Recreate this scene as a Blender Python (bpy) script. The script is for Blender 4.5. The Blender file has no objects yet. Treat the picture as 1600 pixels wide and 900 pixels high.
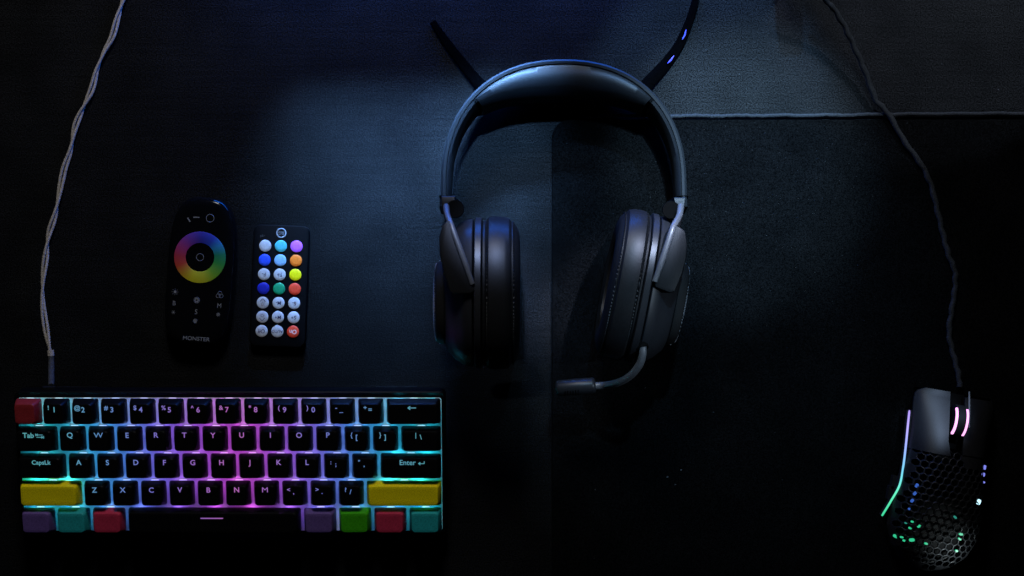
import bpy, bmesh, math, random
from mathutils import Vector, Matrix
random.seed(7)
R = math.radians
SC = bpy.context.scene
COL = SC.collection
H, F = 1000.0, 2251.0            # camera height above the desk in mm, focal length in photo pixels

# ------------------------------------------------------------------ camera, world, light
def P(px, py, z=0.0):
    k = (H - z) / F
    return Vector(((px - 800.0) * k, (450.0 - py) * k, z))

cam = bpy.data.cameras.new('camera'); camo = bpy.data.objects.new('camera', cam); COL.objects.link(camo)
camo.location = (0, 0, H * .001); cam.sensor_width = 36.0; cam.lens = F / 1600.0 * 36.0
cam.clip_start = 0.02; cam.clip_end = 20.0
SC.camera = camo
w = bpy.data.worlds.new('World'); SC.world = w; w.use_nodes = True
w.node_tree.nodes['Background'].inputs[0].default_value = (0.25, 0.4, 1.0, 1)
w.node_tree.nodes['Background'].inputs[1].default_value = 0.004
SC.view_settings.view_transform = 'Standard'; SC.view_settings.look = 'None'
SC.view_settings.exposure = 0; SC.view_settings.gamma = 1
SC.render.engine = 'CYCLES'
SC.cycles.use_denoising = True
SC.cycles.max_bounces = 5; SC.cycles.sample_clamp_indirect = 3.0

def aim(o, target):
    d = Vector(target) - o.location
    o.rotation_euler = d.to_track_quat('-Z', 'Y').to_euler()

def spot(name, loc, tgt, power, color, cone, blend, size=20):
    l = bpy.data.lights.new(name, 'SPOT'); l.energy = power; l.color = color
    l.spot_size = R(cone); l.spot_blend = blend; l.shadow_soft_size = size * .001
    o = bpy.data.objects.new(name, l); COL.objects.link(o)
    o.location = Vector(loc) * .001; aim(o, Vector(tgt) * .001); return o

def area(name, loc, tgt, power, color, sx, sy, spread=180):
    l = bpy.data.lights.new(name, 'AREA'); l.energy = power; l.color = color
    l.shape = 'RECTANGLE'; l.size = sx * .001; l.size_y = sy * .001; l.spread = R(spread)
    o = bpy.data.objects.new(name, l); COL.objects.link(o)
    o.location = Vector(loc) * .001; aim(o, Vector(tgt) * .001); return o

area('room_lamp', (-100, 880, 760), (-190, -60, 0), 7.2, (0.97, 0.97, 1.0), 200, 200)
area('desk_lamp_left', (-69, 262, 118), (-64, 64, 0), .88, (0.19, 0.45, 1.0), 160, 10, 32)
spot('arch_fill', (-25, 340, 520), P(775, 235), 52, (0.22, 0.5, 1.0), 13, 1.0, 10)  # added spot brightening the band and the desk inside its arch
spot('desk_lamp_right', (175, 400, 330), (133, 118, 0), 17, (0.22, 0.5, 1.0), 27, .5, 5)
spot('mat_lamp', (140, 420, 640), P(1160, 262), 105, (0.42, 0.7, 1.0), 17, .8, 6)
area('monitor_glow', (-30, 300, 36), P(740, 20, 0), 1.6, (0.006, 0.15, 1.0), 340, 24, 140)
spot('wide_fill', (120, 430, 700), P(1130, 470), 30, (0.36, 0.66, 1.0), 25, 1.0, 12)  # added weak spot that lifts the dark mat and lower headset
spot('grain_lamp', (420, 420, 400), P(1492, -62), 10, (0.60, 0.74, 1.0), 29, .12, 6)
spot('cup_fill_right', (230, 330, 520), P(1006, 348, 80), 68, (0.62, 0.7, 1.0), 8, 1.0, 8)  # added narrow spot boosting the right cushion and yoke
spot('cup_fill_left', (-20, 340, 560), P(774, 356, 80), 48, (0.42, 0.56, 1.0), 8, 1.0, 8)  # added narrow spot boosting the top of the left cup
spot('side_fill', (400, -20, 420), P(1005, 552, 60), 6, (0.62, 0.8, 1.0), 17, 1.0, 12)
spot('mouse_fill', (330, 140, 500), P(1470, 648, 30), 27, (0.5, 0.68, 1.0), 4.8, .6, 8)  # added spot, cone narrowed to brighten just the left main button
spot('rear_shell_fill', (330, -330, 420), P(1478, 848, 20), 55, (0.8, 0.95, 1.0), 5, 1.0, 10)  # added spot that brings out the honeycomb webs at the rear

# ------------------------------------------------------------------ materials
def mat(name, base=(.01, .01, .01), rough=.5, spec=.5, emit=None, es=0.0, metal=0.0, coat=0.0):
    m = bpy.data.materials.new(name); m.use_nodes = True
    b = m.node_tree.nodes['Principled BSDF']
    b.inputs['Base Color'].default_value = (*base, 1)
    b.inputs['Roughness'].default_value = rough
    b.inputs['Specular IOR Level'].default_value = spec
    b.inputs['Metallic'].default_value = metal
    b.inputs['Coat Weight'].default_value = coat
    if emit:
        b.inputs['Emission Color'].default_value = (*emit, 1); b.inputs['Emission Strength'].default_value = es
    return m

def N(m, t, **kw):
    n = m.node_tree.nodes.new(t)
    for k, v in kw.items(): setattr(n, k, v)
    return n

def L(m, a, b): m.node_tree.links.new(a, b)

def grain(m, scale=(1500, 1500, 1500), lo=.5, hi=1.6, bump=.2, detail=2.0, dist=.0002, noise_rough=.6):
    """fine colour and relief grain on the material's own surface"""
    b = m.node_tree.nodes['Principled BSDF']
    tc = N(m, 'ShaderNodeTexCoord'); mp = N(m, 'ShaderNodeMapping'); mp.inputs['Scale'].default_value = scale
    nz = N(m, 'ShaderNodeTexNoise'); nz.inputs['Scale'].default_value = 1.0; nz.inputs['Detail'].default_value = detail
    nz.inputs['Roughness'].default_value = noise_rough
    L(m, tc.outputs['Object'], mp.inputs[0]); L(m, mp.outputs[0], nz.inputs[0])
    mr = N(m, 'ShaderNodeMapRange'); mr.inputs[1].default_value = .3; mr.inputs[2].default_value = .7
    mr.inputs[3].default_value = lo; mr.inputs[4].default_value = hi
    L(m, nz.outputs[0], mr.inputs[0])
    base = b.inputs['Base Color'].default_value[:]
    mx = N(m, 'ShaderNodeVectorMath', operation='SCALE'); mx.inputs[0].default_value = base[:3]
    L(m, mr.outputs[0], mx.inputs['Scale']); L(m, mx.outputs[0], b.inputs['Base Color'])
    bp = N(m, 'ShaderNodeBump'); bp.inputs['Strength'].default_value = bump; bp.inputs['Distance'].default_value = dist
    L(m, nz.outputs[0], bp.inputs['Height']); L(m, bp.outputs[0], b.inputs['Normal'])
    return m

def speckle(m, lo=.15, hi=2.1, grain_mm=.85, streak=.12):
    """light and dark flecks of a textured laminate or cloth: grains about grain_mm wide plus cloudier wear"""
    nt = m.node_tree; b = nt.nodes['Principled BSDF']
    tc = N(m, 'ShaderNodeTexCoord')
    a = N(m, 'ShaderNodeTexNoise'); a.inputs['Scale'].default_value = 1000 / grain_mm; a.inputs['Detail'].default_value = 1.5
    c = N(m, 'ShaderNodeTexNoise'); c.inputs['Scale'].default_value = 28; c.inputs['Detail'].default_value = 6
    s = N(m, 'ShaderNodeMapping'); s.inputs['Scale'].default_value = (14, 420, 100)
    g = N(m, 'ShaderNodeTexNoise'); g.inputs['Scale'].default_value = 1; g.inputs['Detail'].default_value = 4
    L(m, tc.outputs['Object'], a.inputs[0]); L(m, tc.outputs['Object'], c.inputs[0])
    L(m, tc.outputs['Object'], s.inputs[0]); L(m, s.outputs[0], g.inputs[0])
    def rng(src, l, h):
        r = N(m, 'ShaderNodeMapRange'); r.inputs[1].default_value = .32; r.inputs[2].default_value = .68
        r.inputs[3].default_value = l; r.inputs[4].default_value = h; L(m, src.outputs[0], r.inputs[0]); return r
    ra, rc, rg = rng(a, lo, hi), rng(c, .8, 1.2), rng(g, 1 - streak, 1 + streak)
    m1 = N(m, 'ShaderNodeMath', operation='MULTIPLY'); m2 = N(m, 'ShaderNodeMath', operation='MULTIPLY')
    L(m, ra.outputs[0], m1.inputs[0]); L(m, rc.outputs[0], m1.inputs[1])
    L(m, m1.outputs[0], m2.inputs[0]); L(m, rg.outputs[0], m2.inputs[1])
    mx = N(m, 'ShaderNodeVectorMath', operation='SCALE'); mx.inputs[0].default_value = b.inputs['Base Color'].default_value[:3]
    L(m, m2.outputs[0], mx.inputs['Scale']); L(m, mx.outputs[0], b.inputs['Base Color'])
    ms = N(m, 'ShaderNodeMath', operation='MULTIPLY'); ms.inputs[1].default_value = b.inputs['Specular IOR Level'].default_value
    L(m, m2.outputs[0], ms.inputs[0]); L(m, ms.outputs[0], b.inputs['Specular IOR Level'])
    bp = N(m, 'ShaderNodeBump'); bp.inputs['Strength'].default_value = .25; bp.inputs['Distance'].default_value = .00015
    L(m, m2.outputs[0], bp.inputs['Height']); L(m, bp.outputs[0], b.inputs['Normal'])
    return m

M_desk = speckle(mat('desk_laminate', (.0019, .0020, .0021), .6, .055))
M_mat = speckle(mat('mat_cloth', (.0006, .00066, .00072), .85, .03), .35, 1.8, .8, .03)
M_hem = grain(mat('mat_hem_stitching', (.015, .016, .0175), .8, .1), (900, 2500, 900), .3, 1.7, .4)
M_plastic = grain(mat('headset_plastic', (.0048, .0052, .0059), .5, .15), (1600,)*3, .7, 1.35, .15)
M_satin = grain(mat('headset_satin_plastic', (.0085, .009, .0105), .4, .2), (1600,)*3, .75, 1.3, .1)
M_leather = grain(mat('black_leatherette', (.0040, .0043, .0049), .46, .15), (900,)*3, .7, 1.4, .25)
M_boom = grain(mat('microphone_satin_plastic', (.05, .052, .056), .4, .4), (1600,)*3, .8, 1.2, .1)
M_grille = mat('grille_metal', (.16, .165, .18), .4, .6)
M_rubber = mat('black_rubber', (.004, .004, .004), .7, .1)
M_void = mat('deep_black_plastic', (.0015, .0015, .0015), .8, .02)
M_gloss = grain(mat('glossy_black_plastic', (.0018, .0019, .0022), .12, .12), (1200,)*3, .7, 1.4, .02)
M_sleeve = grain(mat('grey_braided_sleeve', (.27, .245, .21), .8, .1), (1400, 1400, 1400), .35, 1.6, .5)
M_sleeve2 = grain(mat('dark_braided_sleeve', (.032, .034, .036), .8, .1), (1400, 1400, 1400), .4, 1.6, .5)
M_case = mat('keyboard_case_plastic', (.001, .001, .0012), .5, .05)
M_plate = mat('white_switch_plate', (.48, .48, .48), .45, .2)
M_cap = grain(mat('black_keycap_plastic', (.0014, .0014, .0016), .42, .16), (1500,)*3, .6, 1.4, .05)
M_mouse = grain(mat('mouse_matte_plastic', (.006, .0062, .0068), .45, .15), (1500,)*3, .6, 1.5, .1)
M_print = mat('grey_print', (.12, .125, .13), .6, .1)
M_ink = mat('dark_ink', (.02, .022, .06), .7, .1)
M_strap = grain(mat('strap_rubber', (.0007, .0007, .0008), .8, .0), (1000,)*3, .6, 1.4, .05)

# ------------------------------------------------------------------ mesh helpers (everything in mm)
class MB:
    def __init__(s): s.v = []; s.f = []
    def add(s, vs, fs):
        o = len(s.v); s.v += [tuple(p) for p in vs]; s.f += [tuple(i + o for i in f) for f in fs]; return s
    def box(s, x0, x1, y0, y1, z0, z1):
        vs = [(x, y, z) for z in (z0, z1) for y in (y0, y1) for x in (x0, x1)]
        return s.add(vs, [(0, 2, 3, 1), (4, 5, 7, 6), (0, 1, 5, 4), (2, 6, 7, 3), (0, 4, 6, 2), (1, 3, 7, 5)])
    def loft(s, rings, cap0=True, cap1=True, close=True):
        n = len(rings[0]); vs = [p for r in rings for p in r]; fs = []
        for i in range(len(rings) - 1):
            for j in range(n if close else n - 1):
                k = (j + 1) % n
                fs.append((i*n + j, i*n + k, (i+1)*n + k, (i+1)*n + j))
        if cap0: fs.append(tuple(range(n - 1, -1, -1)))
        if cap1: fs.append(tuple((len(rings) - 1)*n + j for j in range(n)))
        return s.add(vs, fs)
    def tube(s, pts, r, n=10):
        pts = [Vector(p) for p in pts]; m = len(pts)
        rs = r if isinstance(r, (list, tuple)) else [r]*m
        rings = []; prev = None
        for i, p in enumerate(pts):
            t = (pts[min(i+1, m-1)] - pts[max(i-1, 0)]).normalized()
            if prev is None:
                a = t.orthogonal().normalized()
            else:
                a = (prev - t*prev.dot(t)).normalized()
            prev = a; b = t.cross(a)
            rings.append([p + (a*math.cos(q) + b*math.sin(q))*rs[i] for q in [2*math.pi*j/n for j in range(n)]])
        return s.loft(rings)
    def torus(s, c, Rr, r, n=32, k=6):
        rings = []
        for i in range(n + 1):
            a = 2*math.pi*i/n; d = Vector((math.cos(a), math.sin(a), 0))
            rings.append([Vector(c) + d*(Rr + r*math.cos(q)) + Vector((0, 0, r*math.sin(q))) for q in [2*math.pi*j/k for j in range(k)]])
        return s.loft(rings, False, False)
    def disc(s, c, r, h, n=20, dome=0.25):
        c = Vector(c)
        rr = [(r, 0), (r, h*.7), (r*.9, h*(1)), (r*.5, h*(1 + dome))]
        return s.loft([[c + Vector((math.cos(a)*q, math.sin(a)*q, z)) for a in [2*math.pi*j/n for j in range(n)]] for q, z in rr])

def fix_normals(me):
    bm = bmesh.new(); bm.from_mesh(me); bmesh.ops.recalc_face_normals(bm, faces=bm.faces); bm.to_mesh(me); bm.free()

def mesh_of(name, mb, m, smooth=True, flip_fix=True):
    me = bpy.data.meshes.new(name); me.from_pydata([(a*.001, b*.001, c*.001) for a, b, c in mb.v], [], mb.f); me.update()
    if flip_fix: fix_normals(me)
    if smooth:
        me.polygons.foreach_set('use_smooth', [True]*len(me.polygons))
        me.set_sharp_from_angle(angle=R(38))
    me.materials.append(m); return me

def place(name, me, parent=None, loc=(0, 0, 0)):
    o = bpy.data.objects.new(name, me); COL.objects.link(o); o.location = Vector(loc)*.001
    if parent: o.parent = parent
    return o

def obj(name, mb, m, parent=None, loc=(0, 0, 0), smooth=True, label=None):
    o = place(name, mesh_of(name, mb, m, smooth), parent, loc)
    if label: o['label'] = label
    return o

def tag(o, label, cat=None, group=None, kind=None):
    if label: o['label'] = label
    if cat: o['category'] = cat
    if group: o['group'] = group
    if kind: o['kind'] = kind
    return o

def root(name, loc, label, cat, rot=(0, 0, 0), group=None):
    o = bpy.data.objects.new(name, None); o.empty_display_size = .02; COL.objects.link(o)
    o.location = Vector(loc)*.001; o.rotation_euler = rot
    return tag(o, label, cat, group)

def rel(loc):      # world mm -> mm in the frame of a root standing unrotated at loc
    loc = Vector(loc)
    return lambda p: Vector(p) - loc

def rrect(wd, ht, r, z=0, n=4, cx=0, cy=0):
    pts = []
    for (sx, sy, a0) in ((1, 1, 0), (-1, 1, 90), (-1, -1, 180), (1, -1, 270)):
        for i in range(n + 1):
            a = R(a0 + 90*i/n)
            pts.append(Vector((cx + sx*(wd/2 - r) + r*math.cos(a), cy + sy*(ht/2 - r) + r*math.sin(a), z)))
    return pts

def catmull(pts, sub=8):
    pts = [Vector(p) for p in pts]; out = []
    q = [pts[0]*2 - pts[1]] + pts + [pts[-1]*2 - pts[-2]]
    for i in range(1, len(q) - 2):
        a, b, c, d = q[i-1:i+3]
        for k in range(sub):
            t = k/sub
            out.append(.5*((2*b) + (c - a)*t + (2*a - 5*b + 4*c - d)*t*t + (3*b - a - 3*c + d)*t**3))
    out.append(pts[-1]); return out

TEXTS = {}
def text_mesh(s, size, bold=.0, m=None, sx=1.0, ext=.03, align='CENTER'):
    cu = bpy.data.curves.new('lettering', 'FONT'); cu.body = s; cu.size = size*.001; cu.offset = bold*.001
    cu.extrude = ext*.001; cu.align_x = align; cu.align_y = 'CENTER'; cu.resolution_u = 3
    o = bpy.data.objects.new('lettering', cu); COL.objects.link(o)
    bpy.context.view_layer.update()
    me = bpy.data.meshes.new_from_object(o.evaluated_get(bpy.context.evaluated_depsgraph_get()))
    bpy.data.objects.remove(o); bpy.data.curves.remove(cu)
    if sx != 1.0:
        for v in me.vertices: v.co.x *= sx
    me.materials.clear()
    if m: me.materials.append(m)
    return me

def join_meshes(name, items, m):
    """items: (mesh, x, y, z, rotation) in mm -> one mesh"""
    bm = bmesh.new()
    for me, x, y, z, rz in items:
        t = me.copy(); t.transform(Matrix.Translation((x*.001, y*.001, z*.001)) @ Matrix.Rotation(rz, 4, 'Z'))
        bm.from_mesh(t); bpy.data.meshes.remove(t)
    out = bpy.data.meshes.new(name); bm.to_mesh(out); bm.free()
    out.materials.clear(); out.materials.append(m); return out

# ------------------------------------------------------------------ desk and mouse mat
o = obj('desk', MB().box(-1500, 1500, -1200, 1200, -30, 0), M_desk, smooth=False)
tag(o, 'black grained desk top the gear lies on', None, None, 'structure')

mx0, my0 = P(862, 187, 2)[0], P(862, 187, 2)[1]
def mat_outline(z, inset):
    pts = []; r = 13.0
    x0, y1, x1, y0 = mx0 + inset, my0 - inset, 760 - inset, -640 + inset
    for i in range(9):
        a = R(180 - 90*i/8); pts.append(Vector((x0 + r + r*math.cos(a), y1 - r + r*math.sin(a), z)))
    for i in range(5):
        a = R(90 - 90*i/4); pts.append(Vector((x1 - r + r*math.cos(a), y1 - r + r*math.sin(a), z)))
    pts += [Vector((x1, y0, z)), Vector((x0, y0, z))]
    return pts
mm = root('mouse_mat', (mx0, my0, 0), 'large black cloth mat with pale hem under the mouse and right ear cup', 'mouse mat')
ml = rel((mx0, my0, 0))
b = MB().loft([[ml(p) for p in mat_outline(z, i)] for z, i in ((.2, 0), (2.2, 0), (2.9, .6))])
obj('mat_surface', b, M_mat, mm)
hp = [P(x, y, 3.2) for x, y in ((905, 183), (960, 180), (1040, 181), (1120, 181), (1200, 180.5), (1300, 180), (1370, 179), (1450, 178), (1600, 177), (1800, 177))]
hp = catmull(hp, 10)
hp = [Vector((p.x, p.y + .25*math.sin(p.x*.21) + .15*math.sin(p.x*.9), p.z)) for p in hp]
bh = MB().tube([ml(p) for p in hp], [1.25]*len(hp), 8)
obj('hem', bh, M_hem, mm, label='pale stitched hem along the far edge of the mat')
b = MB().tube([ml(P(x, y, 2.8)) for x, y in ((971, 648), (970, 700), (971, 800), (971, 930), (971, 1100))], .28, 6)
obj('crease', b, M_mat, mm)

# unseen post added past the far edge only to cast a shadow wedge
b = MB().loft([rrect(17, 15, 3, 0, 4, 190, 217), rrect(16, 14, 3, 50, 4, 190, 217), rrect(13, 12, 3, 69, 4, 190, 217)])
tag(obj('shadow_post', b, M_rubber), None, None, None, 'structure')

# crumbs and dust
b = MB()
for px, py, r in ((1043, 745, .9), (1064, 734, .7), (1055, 757, .5), (1115, 644, .4), (1008, 606, .5), (930, 765, .35), (1155, 116, .5),
                  (1103, 78, .35), (1471, 100, .4), (1560, 140, .5)):
    z = 3.0 if py > 185 else .1
    c = P(px, py, z); b.add([c + Vector((math.cos(a)*r*random.uniform(.5, 1.4), math.sin(a)*r*random.uniform(.4, 1), h)) for h in (0, r*.5) for a in (0, 1.3, 2.6, 4, 5.2)],
                            [(0, 1, 2, 3, 4), (9, 8, 7, 6, 5)] + [(i, (i+1) % 5, 5 + (i+1) % 5, 5 + i) for i in range(5)])
for i in range(2600):
    px, py = random.uniform(120, 1600), random.uniform(0, 900)
    if random.random() < .6: px, py = random.uniform(900, 1420), random.gauss(260, 130)
    c = P(px, py, 0); onmat = c.x > mx0 + 1 and c.y < my0 - 1
    if not onmat and 0 < c.x - mx0 + 4 < 8: continue
    z = 2.92 if onmat else .02; r = random.choice((.07, .09, .11, .14, .24))
    c = P(px, py, z); a0 = random.uniform(0, 6)
    b.add([c + Vector((math.cos(a0 + a)*r, math.sin(a0 + a)*r*.6, 0)) for a in (0, 2.1, 4.2)] + [c + Vector((0, 0, r*.6))], [(0, 1, 2), (0, 3, 1), (1, 3, 2), (2, 3, 0)])
o = obj('dust', b, mat('dust_fluff', (.05, .052, .055), .9, .1), smooth=False)
tag(o, 'pale dust specks and crumbs scattered over the black desk and mat', None, None, 'stuff')

# ------------------------------------------------------------------ keyboard
RAMP = [(0.0, (.01, .55, .55)), (.12, (.03, .46, .66)), (.22, (.05, .30, .85)), (.32, (.17, .14, .88)), (.44, (.46, .08, .78)), (.52, (.66, .07, .66)),
        (.61, (.42, .10, .82)), (.71, (.18, .17, .90)), (.80, (.05, .28, .82)), (.88, (.02, .42, .66)), (1.0, (.01, .50, .56))]
def glow_col(t):
    t = max(0, min(1, t))
    for (a, ca), (b_, cb) in zip(RAMP, RAMP[1:]):
        if a <= t <= b_:
            k = (t - a)/(b_ - a); return tuple(ca[i]*(1-k) + cb[i]*k for i in range(3))
KB = P(360, 719, 30)
TILT = R(10.5)
kb = root('keyboard', (KB.x, KB.y, 0), 'compact black keyboard with rainbow backlight and a few plain coloured keycaps', 'keyboard')
kb.rotation_euler = (TILT, 0, 0); kb.location.z = 52*math.sin(TILT)*.001
def glow_mat(name, strength, white=0.0):
    m = mat(name, (.3, .3, .3), .5, .2); b_ = m.node_tree.nodes['Principled BSDF']
    tc = N(m, 'ShaderNodeTexCoord'); tc.object = kb
    sx = N(m, 'ShaderNodeSeparateXYZ'); mr = N(m, 'ShaderNodeMapRange')
    mr.inputs[1].default_value = -.143; mr.inputs[2].default_value = .143
    cr = N(m, 'ShaderNodeValToRGB'); L(m, tc.outputs['Object'], sx.inputs[0]); L(m, sx.outputs[0], mr.inputs[0]); L(m, mr.outputs[0], cr.inputs[0])
    els = cr.color_ramp.elements
    while len(els) < len(RAMP): els.new(.5)
    for e, (t, c) in zip(els, RAMP): e.position = t; e.color = (*[v*(1-white) + white for v in c], 1)
    L(m, cr.outputs[0], b_.inputs['Emission Color']); b_.inputs['Emission Strength'].default_value = strength
    return m
M_legend = glow_mat('backlit_legend', .48, .05)
M_lens = glow_mat('led_lens', 1.25, .38)

cw, cd = 289.4, 100.2
b = MB().loft([rrect(cw-6, cd-6, 4, 0), rrect(cw, cd, 4, 4), rrect(cw, cd, 4, 15.0), rrect(cw-1.5, cd-1.5, 3.4, 15.6), rrect(cw-3, cd-3, 3, 15.0)])
case = obj('case', b, M_case, kb)
obj('switch_plate', MB().loft([rrect(284.6, 93.2, 2, 15.1, cy=-.7), rrect(284.6, 93.2, 2, 16.4, cy=-.7)]), M_plate, kb)
for sx in (-1, 1):
    obj('foot', MB().box(sx*110-14, sx*110+14, 42, 46, -8.8, .5).box(sx*110-14, sx*110+14, 41, 47, -10.2, -8.8), M_rubber, kb)
obj('usb_port', MB().loft([[Vector((p.x - 123, 50.6 + yy, p.y + 9)) for p in rrect(9, 4, 1.9)] for yy in (-.5, 1.2)]), M_rubber, kb)

CAPS = {}
ROWZ = [2.0, .8, .2, .6, .3]
def keycap_mesh(u, row, m, tagname):
    key = (u, row, tagname)
    if key in CAPS: return CAPS[key]
    wb = u*19.05 - 2.0; db = 17.0; zt = 8.0 + ROWZ[row]; wt = u*19.05 - 6.4; dt = 13.2; cy = .3
    rings = [rrect(wb, db, 1.6, 0), rrect(wb, db, 1.6, .5), rrect((wb+wt)/2 + .5, (db+dt)/2 + .3, 1.9, zt*.5, cy=cy*.5), rrect(wt + .5, dt + .5, 2.0, zt - .6, cy=cy),
             rrect(wt + .05, dt + .05, 2.0, zt - .15, cy=cy), rrect(wt - .8, dt - .8, 1.7, zt, cy=cy), rrect(wt - 5, dt - 5, 1.2, zt - .18, cy=cy)]
    me = mesh_of('keycap', MB().loft(rings), m); CAPS[key] = me; return me

def capmat(name, c):
    return grain(mat(name, c, .5, .25), (1300,)*3, .75, 1.25, .08)
M_col = {'r': capmat('red_keycap', (.17, .012, .014)), 'y': capmat('yellow_keycap', (.60, .50, .001)), 'p': capmat('purple_keycap', (.085, .05, .17)),
         't': capmat('teal_keycap', (.012, .24, .24)), 'g': capmat('green_keycap', (.030, .26, .002)), 'k': capmat('crimson_keycap', (.32, .02, .05))}
LBL = {'r': 'plain dark red keycap', 'y': 'plain yellow keycap', 'p': 'plain purple keycap', 't': 'plain teal keycap', 'g': 'plain green keycap', 'k': 'plain crimson keycap'}
def arrow(kind):
    b_ = MB()
    def seg(x0, y0, x1, y1, t=.42):
        d = Vector((x1-x0, y1-y0, 0)).normalized(); n_ = Vector((-d.y, d.x, 0))*t/2
        A, B = Vector((x0, y0, 0)) - d*t*.3, Vector((x1, y1, 0)) + d*t*.3
        b_.add([A-n_, B-n_, B+n_, A+n_, A-n_+Vector((0, 0, .03)), B-n_+Vector((0, 0, .03)), B+n_+Vector((0, 0, .03)), A+n_+Vector((0, 0, .03))],
               [(0, 3, 2, 1), (4, 5, 6, 7), (0, 1, 5, 4), (2, 3, 7, 6), (1, 2, 6, 5), (3, 0, 4, 7)])
    if kind == 'back': seg(-2.6, 0, 2.6, 0, .6); seg(-2.6, 0, -1.2, 1.1, .6); seg(-2.6, 0, -1.2, -1.1, .6)
    if kind == 'enter': seg(-1.8, -.4, 2, -.4, .5); seg(2, -.4, 2, 1.1, .5); seg(-1.8, -.4, -.7, .5, .5); seg(-1.8, -.4, -.7, -1.3, .5)
    if kind == 'tab':
        seg(-2.2, .7, 2.0, .7); seg(-2.2, .7, -1.2, 1.4); seg(-2.2, .7, -1.2, .1); seg(-2.6, 0, -2.6, 1.5)
        seg(-2.0, -.9, 2.2, -.9); seg(2.2, -.9, 1.2, -.2); seg(2.2, -.9, 1.2, -1.6); seg(2.7, -.1, 2.7, -1.7)
    if kind == 'bar': seg(-7.4, 0, 7.4, 0, .75)
    return mesh_of('arrow', b_, M_legend, False)
def legend_items(s, u):
    L1 = []
    if s == 'esc' or s in M_col: return []
    if s == 'tab': return [(text_mesh('Tab', 4.9, .10), -3.6, 4.3, 0, 0), (arrow('tab'), 3.9, 4.1, 0, 0)]
    if s == 'caps': return [(text_mesh('CapsLk', 4.2, .07), 1.3, 4.4, 0, 0)]
    if s == 'enter': return [(text_mesh('Enter', 5.0, .05), -1.6, 4.3, 0, 0), (arrow('enter'), 7.6, 4.2, 0, 0)]
    if s == 'back': return [(arrow('back'), -.5, 4.6, 0, 0)]
    if s == 'space': return [(arrow('bar'), -.4, 3.6, 0, 0)]
    if len(s) == 1: return [(text_mesh(s, 5.1, 0 if s in 'MW' else .08, None, 1.18 if s in 'MW' else 1.0), .3, 4.4, 0, 0)]
    big = s[1] in '0123456789'
    return [(text_mesh(s[0], 4.3, .07), -2.9, 4.6, 0, 0), (text_mesh(s[1], 5.1 if big else 4.6, .08), .9 if big else .4, 3.2, 0, 0)]
ROWS = [[(1, 'r')] + [(1, s) for s in ('!1', '@2', '#3', '$4', '%5', '^6', '&7', '*8', '(9', ')0', '-_', '+=')] + [(2, 'back')],
        [(1.5, 'tab')] + [(1, s) for s in 'QWERTYUIOP'] + [(1, '{['), (1, '}]'), (1.5, '|\\')],
        [(1.75, 'caps')] + [(1, s) for s in 'ASDFGHJKL'] + [(1, ':;'), (1, '",'), (2.25, 'enter')],
        [(2.25, 'y')] + [(1, s) for s in 'ZXCVBNM'] + [(1, '<,'), (1, '>.'), (1, '?/'), (2.75, 'y')],
        [(1.25, 'p'), (1.25, 't'), (1.25, 'k'), (6.25, 'space'), (1.25, 'p'), (1.25, 'g'), (1.25, 'k'), (1.25, 't')]]
ZCAP = 16.4 + 3.4
led_me = mesh_of('led', MB().loft([rrect(6.0, 2.3, 1.14, 0), rrect(6.0, 2.3, 1.14, .4), rrect(4.6, 1.5, .74, .8), rrect(2.4, .6, .29, 1.0)]), M_lens)
leddata = {}
for r, row in enumerate(ROWS):
    x = -142.875; y = 47.6 - 19.05*(r + .5) - .0
    for u, s in row:
        cx = x + u*19.05/2; x += u*19.05
        m = M_col.get(s, M_cap)
        k = place('keycap', keycap_mesh(u, r, m, m.name), kb, (cx, y, ZCAP))
        k.rotation_euler = (R(random.uniform(-.5, .5)), R(random.uniform(-.6, .6)), R(random.uniform(-.5, .5)))
        if s in LBL: k['label'] = LBL[s]
        it = legend_items(s, u)
        if it:
            place('legend', join_meshes('legend', it, M_legend), k, (0, 0, 8.0 + ROWZ[r] + .05))
        # backlight: the LED under the far side of every key
        if s == 'space': lx = [cx - 50, cx - 25, cx, cx + 25, cx + 50]
        elif u >= 2: lx = [cx - 11, cx, cx + 11]
        else: lx = [cx]
        for i_, q in enumerate(lx):
            if len(lx) == 1 or (len(lx) == 3 and i_ == 1):
                place('led', led_me, kb, (q, y + 6.9, 16.4))
            c = glow_col((q + 142.9)/285.8)
            pl = bpy.data.lights.new('key_led', 'POINT'); pl.energy = .0082 * (.55 if s == 'space' else 1.0); pl.color = c; pl.shadow_soft_size = .0012
            po = bpy.data.objects.new('key_led', pl); COL.objects.link(po); po.parent = kb
            po.location = Vector((q, y + 4.6, 16.4 + 2.1))*.001

# keyboard cable: two braided strands twisted together
cpts = [P(x, y, 3.2) for x, y in ((196, -14), (192, 0), (183, 30), (175, 58), (163, 80), (151, 110), (143, 140), (128, 172), (117, 200), (110, 235), (100, 265),
                                  (93, 300), (86, 335), (76, 368), (71, 405), (67, 440), (67, 475), (72, 515), (79, 552))]
cs = catmull(cpts, 14)
kc = root('keyboard_cable', tuple(P(79, 552)), 'pale grey two-strand twisted cable running down to the back of the keyboard', 'cable')
kl = rel(P(79, 552)); acc = 0; st = [[], []]
for i, p in enumerate(cs):
    if i: acc += (p - cs[i-1]).length
    t = (cs[min(i+1, len(cs)-1)] - cs[max(i-1, 0)]).normalized(); n_ = Vector((-t.y, t.x, 0))
    ph = acc/34*math.pi*2*.5 + .5*math.sin(acc*.07)
    for q in (0, 1):
        a = ph + q*math.pi; st[q].append(kl(p + n_*math.cos(a)*1.3 + Vector((0, 0, 1.0*math.sin(a)))))
for q in (0, 1): obj('strand', MB().tube(st[q], 1.0, 8), M_sleeve, kc)
obj('cable_tie', MB().tube([kl(P(79, 547, 3)), kl(P(79.5, 556, 3))], 2.3, 12), M_sleeve, kc)
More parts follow.
